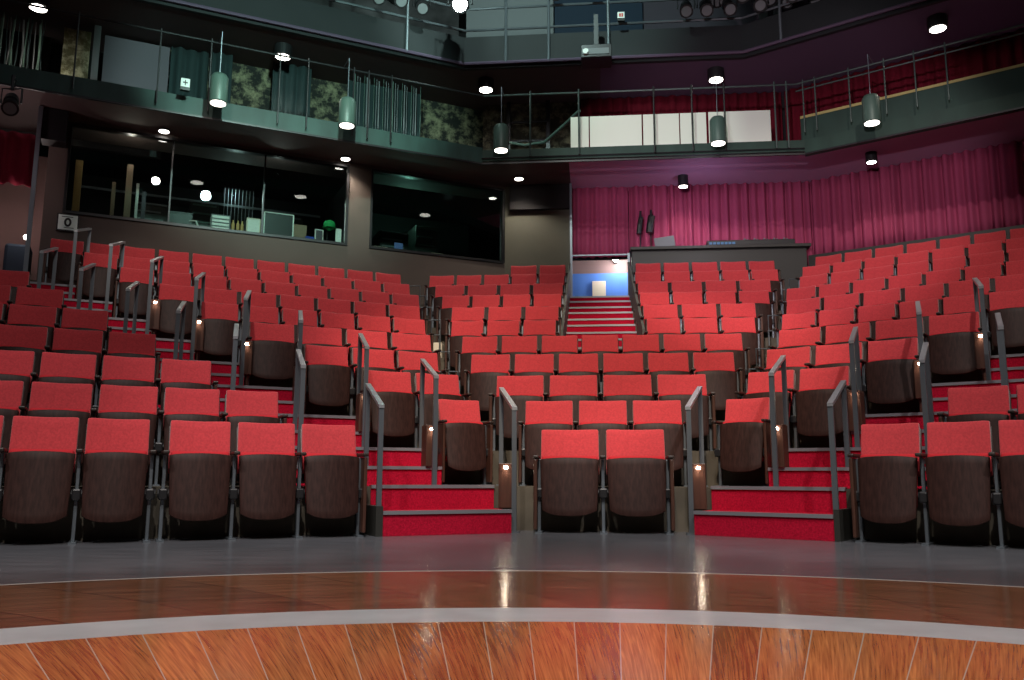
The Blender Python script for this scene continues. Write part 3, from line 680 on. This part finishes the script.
for i, (s, w, z) in enumerate(((3.35, .16, 9.0), (3.62, .14, 9.1))):
    m = NB(); box(m, s-w/2, s+w/2, 15.6, 15.66, 8.75, z+.6, mc); tag(link_mesh('pale_slat', m, GREYP), '%s of two pale upright slats behind the centre stage lanterns' % ('left' if i == 0 else 'right'), 'slat')
lantern('stage_lantern', 'lit stage lantern glaring white at the top of the view', Vector((-.93, 13.7, 8.60)), (0, 0, .5), 1.5, None, True)
lamp_light('POINT', (-.93, 13.3, 8.75), 35, (.7, 1, .92), .06, name='stage_lamp_light')
lantern('stage_lantern', 'black spotlight hanging below the gallery at the far left edge', fp('M', -1.72, 13.0, 5.55), (-4, 6, 1), 1.0)
m = NB(); tube(m, [fp('M', -1.72, 13.0, 5.9), fp('M', -1.72, 13.25, 6.0)], .02, 6); tag(link_mesh('hanging_bracket', m, BLACKM), 'short bracket carrying the spotlight at the far left edge', 'bracket')
t = thing('projector', 'boxy projector hung beneath the upper gallery near centre', 'projector')
pm = fm('C') @ Matrix.Translation((.12, 14.3, 7.80))
m = NB(); box(m, -.27, .27, -.2, .25, 0, .24, pm, bev=.01); link_mesh('housing', m, BLACKM, t)
m = NB(); box(m, -.25, .22, -.212, -.2, .05, .16, pm); link_mesh('front_panel', m, GREYP, t)
m = NB(); lathe(m, [(.05, 0), (.05, .03)], 16, pm @ Matrix.Translation((-.19, -.21, .10)) @ Matrix.Rotation(math.pi/2, 4, 'X')); link_mesh('lens', m, WHITE, t)
m = NB(); box(m, -.04, .04, -.04, .04, .24, .9, pm); link_mesh('mount', m, BLACKM, t)
def small_sign(label, loc, f, w, h, marks, mcol):
    t = thing('indicator_box', label, 'sign'); M = fm(f); M = Matrix.Translation(loc) @ M
    m = NB(); box(m, -w/2, w/2, 0, .05, -h/2, h/2, M, bev=.006); link_mesh('box_face', m, WHITE, t)
    m = NB()
    for x0, x1, z0, z1 in marks: box(m, x0*w, x1*w, -.004, 0, z0*h, z1*h, M)
    link_mesh('marks', m, mcol, t)
    m = NB(); box(m, -w/2, w/2, -.01, .06, -h/2-.05, -h/2, M); link_mesh('base', m, BLACKM, t)
small_sign('small white box sign with dark mark on the left gallery rail', fp('M', 0.50, 13.0, 6.32), 'M', .13, .14, ((-.05, .05, -.3, .3), (-.25, .25, -.05, .08)), INK)
small_sign('small white box sign with two red marks on the upper gallery', fp('C', .58, 14.5, 8.80), 'C', .13, .13, ((-.28, -.04, -.25, .25), (.04, .28, -.25, .25)), REDP)

# ------------------------------------------------------------------ ceiling fittings
def downlight(label, f_xyz, r, grp, can=0., watts=30, spot=2.2):
    x, y, z = f_xyz
    t = thing('downlight', label, 'ceiling light', (x, y, z), 0, grp)
    m = NB(); lathe(m, [(r*1.15, 0), (r*1.15, -.03-can), (r*1.0, -.03-can)], 24); link_mesh('housing', m, BLACKM, t)
    m = NB(); lathe(m, [(r*.92, -.031-can), (r*.92, -.037-can)], 24); link_mesh('diffuser', m, LAMPW, t)
    l = lamp_light('SPOT', (x, y, z-.06-can), watts, (1, .88, .74), r*.8, (x, y, 0), spot, .7, 'downlight_beam')
    return t
GD = 'downlights under the lower gallery'
for i, (x, y, can) in enumerate(((-5.77, 13.34, 0), (-3.0, 14.67-.12, 0), (.12, 15.55, 0), (3.23, 15.43, .18), (6.3, 14.24, .14))):
    downlight(('round white downlight under the gallery over the rear left block', 'round white downlight under the gallery beside the pillar between windows', 'round white downlight under the gallery left of the doorway',
               'black can downlight in front of the centre curtain', 'black can downlight in front of the right curtain')[i], (x, y, ZS), .085, GD, can, (40, 90, 75, 34, 30)[i])
GU = 'downlights under the topmost gallery'
for i, (x, y) in enumerate(((-7.55, 12.51), (-4.08, 14.08), (-.52, 15.35), (3.79, 14.9), (7.01, 13.04))):
    downlight('large round downlight under the topmost gallery, %s from left' % ORD[i], (x, y, 8.0), .135, GU, .17, 60)
GP = 'grey cylinder pendants in front of the lower gallery'
for i, (f, p) in enumerate((('M', (-4.43, 12.05)), ('M', (-2.65, 12.86)), ('C', (-.2, 13.88)), ('C', (3.44, 13.53)), ('S', (5.66, 12.68)))):
    t = thing('pendant_lamp', 'grey green cylinder pendant lamp before the gallery, %s from left' % ORD[i], 'pendant lamp', (*p, 6.0), 0, GP)
    m = NB(); lathe(m, [(.128, 0), (.132, .02), (.132, .40), (.10, .45), (.03, .46)], 28); o = link_mesh('shade', m, TEALF, t); soften(o, .006, 1)
    m = NB(); lathe(m, [(.112, -.012), (.112, 0)], 28); link_mesh('diffuser', m, LAMPD, t)
    m = NB(); nn = nrm(f); tube(m, [(0, 0, .45), (0, 0, 1.15), (nn[0]*.35, nn[1]*.35, 1.17)], .009, 6); link_mesh('rod', m, STEEL, t)
    lamp_light('SPOT', (p[0], p[1], 5.95), 45, (1, .9, .78), .1, (p[0], p[1], 0), 1.9, .8, 'pendant_beam')

# ------------------------------------------------------------------ booth contents
def bobj(name, label, cat, m, mt, grp=None): return tag(link_mesh(name, m, mt), label, cat, grp)
m = NB(); box(m, W1[0]-.1, 3.55, WM+.2, WM+.95, 4.56, 4.62, mx); box(m, W1[0], 3.5, WM+.9, WM+.95, 3.5, 4.56, mx); bobj('booth_counter', 'dark counter running behind the long booth window', 'counter', m, SHELL)
m = NB(); box(m, 3.75, 6.0, WM+.2, WM+.95, 4.56, 4.62, mx); bobj('booth_counter', 'dark counter behind the right hand booth window', 'counter', m, SHELL)
for i, (s, w, z1, mt, lab) in enumerate(((-.97, .11, 5.55, ORANGEW, 'yellow pine board leaning at the left end of the booth'), (-.42, .06, 5.25, TAN, 'thin tan board standing in the booth left corner'),
                                         (-.19, .10, 5.60, TAN, 'tall tan board standing in the booth beside a white batten'), (-.05, .045, 5.28, WHITE, 'narrow white batten standing in the booth'), (.06, .07, 5.15, VIOLETP, 'grey board standing right of the white batten'))):
    m = NB(); box(m, s-w/2, s+w/2, WM+.72, WM+.77, 4.62, z1+.15, mx, bev=.004); bobj('board', lab, 'board', m, mt)
def case(label, s, d, w, dep, h, body, edge, cat='box', name='equipment_case', lines=2):
    t = thing(name, label, cat)
    m = NB(); box(m, s-w/2, s+w/2, d, d+dep, 4.62, 4.62+h, mx, bev=.006); link_mesh('body', m, body, t)
    m = NB()
    for q in (s-w/2, s+w/2): box(m, q-.01, q+.01, d-.012, d+.01, 4.62, 4.62+h, mx)
    for i in range(lines+1): z = 4.62+h*i/lines; box(m, s-w/2, s+w/2, d-.01, d+.004, z-.008, z+.008, mx)
    link_mesh('edging', m, edge, t)
case('white slotted equipment box on the booth counter', 1.28, WM+.16, .30, .25, .26, WHITE, GREYP, lines=4)
case('white lidded bin on the booth counter', 1.83, WM+.2, .22, .2, .28, WHITE, CREAM, name='storage_bin', cat='bin', lines=1)
case('black case with pale edges on the booth counter', 2.25, WM+.16, .50, .4, .42, BLACKM, WHITE, lines=1)
case('white box on the far right of the booth counter', 3.32, WM+.20, .08, .08, .28, WHITE, WHITE, name='white_bottle', cat='bottle', lines=1)
case('grey paper rack on the booth counter', 3.05, WM+.6, .14, .05, .34, VIOLETP, WHITE, name='paper_rack', cat='rack', lines=1)
for i, (s, z0, z1, w, mt, lab) in enumerate(((2.72, 4.78, 5.06, .26, TAN, 'brown card pinned above the booth counter'), (2.93, 4.66, 4.86, .22, BLUE, 'blue cloth hanging above the booth counter'), (4.62, 4.72, 4.94, .17, PAPERB, 'blue sheet seen through the right hand booth window'))):
    m = NB(); box(m, s-w/2, s+w/2, WM+.75, WM+.77, z0, z1, mx, bev=.004); bobj('pinned_sheet', lab, 'sheet', m, mt)
m = NB(); lathe(m, [(.03, -.10), (.09, -.05), (.11, .0), (.09, .06), (.02, .09)], 16, Matrix.Translation(fp('M', 3.17, WM+.30, 4.988))); lathe(m, [(.12, -.055), (.12, -.045)], 16, Matrix.Translation(fp('M', 3.17, WM+.30, 4.986))); bobj('green_cap', 'bright green cap hanging in the booth', 'cap', m, GREEN)
m = NB(); box(m, 3.16, 3.17, WM+.44, WM+.46, 4.62, 4.9, mx); bobj('cap_stand', 'thin stand under the bright green cap', 'stand', m, BLACKM)
m = NB(); tube(m, [fp('M', .92, WM+.20, 4.62), fp('M', .92, WM+.20, 4.66), fp('M', .89, WM+.20, 4.74), fp('M', .80, WM+.33, 4.76)], .014, 8); bobj('desk_lamp', 'curved pale desk lamp on the booth counter', 'lamp', m, WHITE)
for i, s in enumerate((1.49, 1.57, 1.64)):
    m = NB(); lathe(m, [(.025, 0), (.028, .02), (.028, .14), (.012, .18), (.012, .21)], 12, Matrix.Translation(fp('M', s, WM+.20, 4.62))); bobj('bottle', '%s of three yellow bottles on the booth counter' % ('leftmost', 'middle', 'rightmost')[i], 'bottle', m, ORANGEW, 'yellow bottles on the booth counter')
m = NB(); box(m, 3.10, 3.22, WM+.24, WM+.30, 4.62, 4.67, mx, bev=.01); bobj('red_pouch', 'small red pouch at the right of the booth counter', 'pouch', m, REDP)
m = NB()
for i in range(9): tube(m, [fp('M', 1.45+i*.065, WM+1.6, 4.9), fp('M', 1.45+i*.065, WM+1.6, 5.85)], .006, 5)
bobj('hanging_cables', 'row of thin vertical cables hanging in the booth', 'cables', m, GREYP)
t = thing('computer_monitor', 'dark monitor outline behind the left booth window', 'monitor')
m = NB(); box(m, .45, .85, WM+.5, WM+.53, 4.72, 4.95, mx, bev=.005); link_mesh('screen', m, BLACKM, t)
m = NB(); box(m, .45, .85, WM+.49, WM+.5, 4.93, 4.95, mx); box(m, .62, .68, WM+.5, WM+.56, 4.62, 4.62, mx); link_mesh('bezel', m, GREYP, t)
m = NB(); box(m, W1[0], 3.4, 17.0, 17.03, 5.72, 5.76, mx); bobj('cable_tray', 'pale horizontal bar across the back of the booth', 'bar', m, GREYP)
for i, (s, lab) in enumerate(((4.0, 'white paper stack left on the counter behind the right booth window'), (5.1, 'pale tray on the counter behind the right booth window'))):
    m = NB(); box(m, s, s+.25, WM+.24, WM+.2, 4.62, 4.67, mx, bev=.005); bobj('paper_stack', lab, 'papers', m, CREAM)

for i, (s, w, h) in enumerate(((4.05, .5, 1.5), (4.75, .6, 1.35), (5.45, .5, 1.6), (.2, .6, 1.3), (1.1, .5, 1.45), (2.6, .6, 1.4))):
    t = thing('equipment_rack', 'dark equipment rack deep in the booth, %s' % ('left behind the right window', 'middle behind the right window', 'right behind the right window', 'behind the leaning boards', 'behind the first mullion', 'behind the second mullion')[i], 'rack')
    m = NB(); box(m, s-w/2, s+w/2, 16.2, 16.8, 3.5, 4.3+h*.8, mx, bev=.01); link_mesh('cabinet', m, DESKM, t)
    m = NB()
    for q in range(7): z = 4.45+q*h*.11; box(m, s-w/2+.04, s+w/2-.04-.05*(q % 3), 16.185, 16.2, z, z+.03, mx)
    link_mesh('unit_fronts', m, GREYP if i % 2 else TEALF, t)

# sign on the left wall
t = thing('wall_sign', 'white framed sign reading 0 on the wall above the rear left seats', 'sign')
sm = fm('M') @ Matrix.Translation((-1.01, WM-.03, 4.41))
m = NB(); box(m, -.155, .155, 0, .025, -.15, .13, sm); link_mesh('frame', m, BLACKM, t)
m = NB(); box(m, -.135, .135, -.006, 0, -.13, .11, sm); link_mesh('face', m, mat('sign_face', (.80, .92, .86), .5), t)
m = NB(); box(m, -.09, .07, -.009, -.006, .075, .085, sm); box(m, -.05, .09, -.009, -.006, -.10, -.092, sm); link_mesh('small_lines', m, INK, t)
m = NB(); ring = []
for k in range(28):
    a = 2*math.pi*k/28; c, q = math.cos(a), math.sin(a)
    ring.append([m.verts.new(sm @ Vector((rx*c, y, rz*q-.008))) for rx, rz, y in ((.052, .072, -.012), (.022, .040, -.012), (.022, .040, -.006), (.052, .072, -.006))])
for k in range(28):
    p, q = ring[k], ring[(k+1) % 28]
    for i in range(4): m.faces.new((p[i], p[(i+1) % 4], q[(i+1) % 4], q[i]))
link_mesh('lettering', m, INK, t)

# left edge: door pole, vestibule lamps, draped chairs
m = NB(); box(m, -1.52, -1.46, 14.3, 14.36, 3.2, 6.1, mx); bobj('entrance_post', 'shiny upright post at the far left entrance', 'post', m, STEEL)
m = NB(); box(m, -1.46, -1.12, 14.35, 14.66, 5.60, 6.1, mx); bobj('entrance_header', 'black header block over the far left entrance', 'header', m, BLACKM)
m = NB(); box(m, -2.02, -1.96, 14.0, 14.05, 3.2, 4.35, mx); bobj('entrance_post', 'short dark post with a lamp at the far left edge', 'post', m, BLACKM)
m = NB(); box(m, -2.0, -1.62, 16.0, 16.4, 3.3, 4.3, mx, bev=.05); bobj('draped_chair', 'dark blue draped chair behind the far left entrance', 'chair', m, mat('slate_cloth', (.03, .05, .08), .8))
for i, (s, d, z, lab) in enumerate(((-1.98, 13.98, 4.42, 'small bare lamp on the short dark post at far left'), (-1.70, 15.9, 4.40, 'small bright lamp above the draped chair at far left'))):
    m = NB(); lathe(m, [(.015, -.04), (.035, 0), (.015, .035)], 12, Matrix.Translation(fp('M', s, d, z))); bobj('small_lamp', lab, 'lamp', m, LAMPW)
lamp_light('POINT', fp('M', -1.8, 15.8, 4.9), 10, (1, .85, .8), .05)

# ------------------------------------------------------------------ theatre lighting and added fill lights
def key(loc, tgt, e, spot, col=(1, .95, .88), size=.12, blend=.5): return lamp_light('SPOT', loc, e, col, size, tgt, spot, blend, 'stage_and_fill_spot')
key((-3.6, 1.0, 9.0), (-2.9, 6.4, .7), 1500, .50, (1, .93, .92), blend=.35)
key((-1.6, 1.0, 9.0), (-1.2, 8.4, .8), 1300, .50, (1, .93, .90), blend=.6)
key((3.6, 1.0, 9.0), (3.2, 7.0, .7), 1900, .55, (1, .93, .90), blend=.4)
key((0, 2.0, 9.4), (.9, 10.5, 1.6), 3900, .62, (1, .80, .60))
key((-2.5, 2.5, 9.6), (-3.0, 12.8, 3.2), 1700, .62, (1, .88, .78))
key((3.4, 2.5, 9.6), (5.2, 12.0, 3.2), 1700, .70, (1, .88, .80))
key((0, 1.0, 9.8), (0, 10, 1.5), 900, 1.25, (1, .93, .88))
key((0, -1.5, 8.5), (0, 3.4, 0), 2300, .95, (1, .92, .84))
key((-1.5, -2.5, 3.0), (4.8, 15.4, 5.6), 4200, .44, (1, .84, .92), blend=.5)  # unseen spot behind the camera, added to brighten curtain and soffit
key((-3.5, -2.0, 3.6), (3.6, 15.9, 5.9), 900, .24, (.72, .74, 1), blend=.8)  # unseen lavender spot added to tint the centre soffit
key((-.5, 6.0, 8.9), (2.2, 14.4, 6.5), 700, .42, (.85, 1, .88))
key((-1.5, 7.0, 7.6), (-4.0, 14.5, 7.1), 1900, .85, (.6, 1, .88))
key((0, 10.0, 10.8), (.3, 16.5, 9.6), 1100, 1.3, (.7, 1, .93))
lamp_light('POINT', fp('C', 2.0, 15.2, 5.15), 9, (.72, .66, 1), .15, name='soffit_fill')  # point light added above the desk to lift soffit and curtain
lamp_light('POINT', fp('M', -2.2, 13.9, 5.2), 16, (1, .7, .75), .1, name='entrance_fill')  # point light added to lighten the far left curtain
la = bpy.data.lights.new('ambient_fill', 'AREA'); la.energy = 150; la.size = 6; la.color = (.95, .95, 1); o = bpy.data.objects.new('ambient_fill', la); C.objects.link(o); o.location = (0, 5, 11.3)  # unseen area light added to make up for lost ambient
lamp_light('POINT', fp('M', 1.6, 16.2, 5.7), 7, (.7, 1, .95), .03, name='booth_fill')
lamp_light('POINT', fp('M', 5.0, 16.2, 5.7), 12, (.4, 1, .8), .03, name='booth_fill')
lamp_light('POINT', fp('M', -.2, 15.0, 5.85), 5, (1, .86, .74), .03, name='booth_fill')  # point light added in front of the leaning boards to brighten them
lamp_light('POINT', fp('M', 2.2, 14.95, 5.8), 4, (.9, 1, .95), .03, name='booth_fill')
w = bpy.data.worlds.new('World'); sc.world = w; w.use_nodes = True
w.node_tree.nodes['Background'].inputs[0].default_value = (.75, .8, .9, 1); w.node_tree.nodes['Background'].inputs[1].default_value = .05

# ------------------------------------------------------------------ camera
cam = bpy.data.cameras.new('camera'); cam.sensor_width = 36; cam.lens = 850/1024*36; cam.clip_end = 100
co = bpy.data.objects.new('camera', cam); C.objects.link(co); co.location = (0, 0, .485)
co.matrix_world = Matrix.Translation((0, 0, .485)) @ Matrix.Rotation(math.pi/2+.1587, 4, 'X') @ Matrix.Rotation(-.0039*-1, 4, 'Z')
sc.camera = co
sc.view_settings.view_transform = 'Standard'; sc.view_settings.look = 'None'; sc.view_settings.gamma = 1
sc.view_settings.use_curve_mapping = False; sc.view_settings.exposure = .03
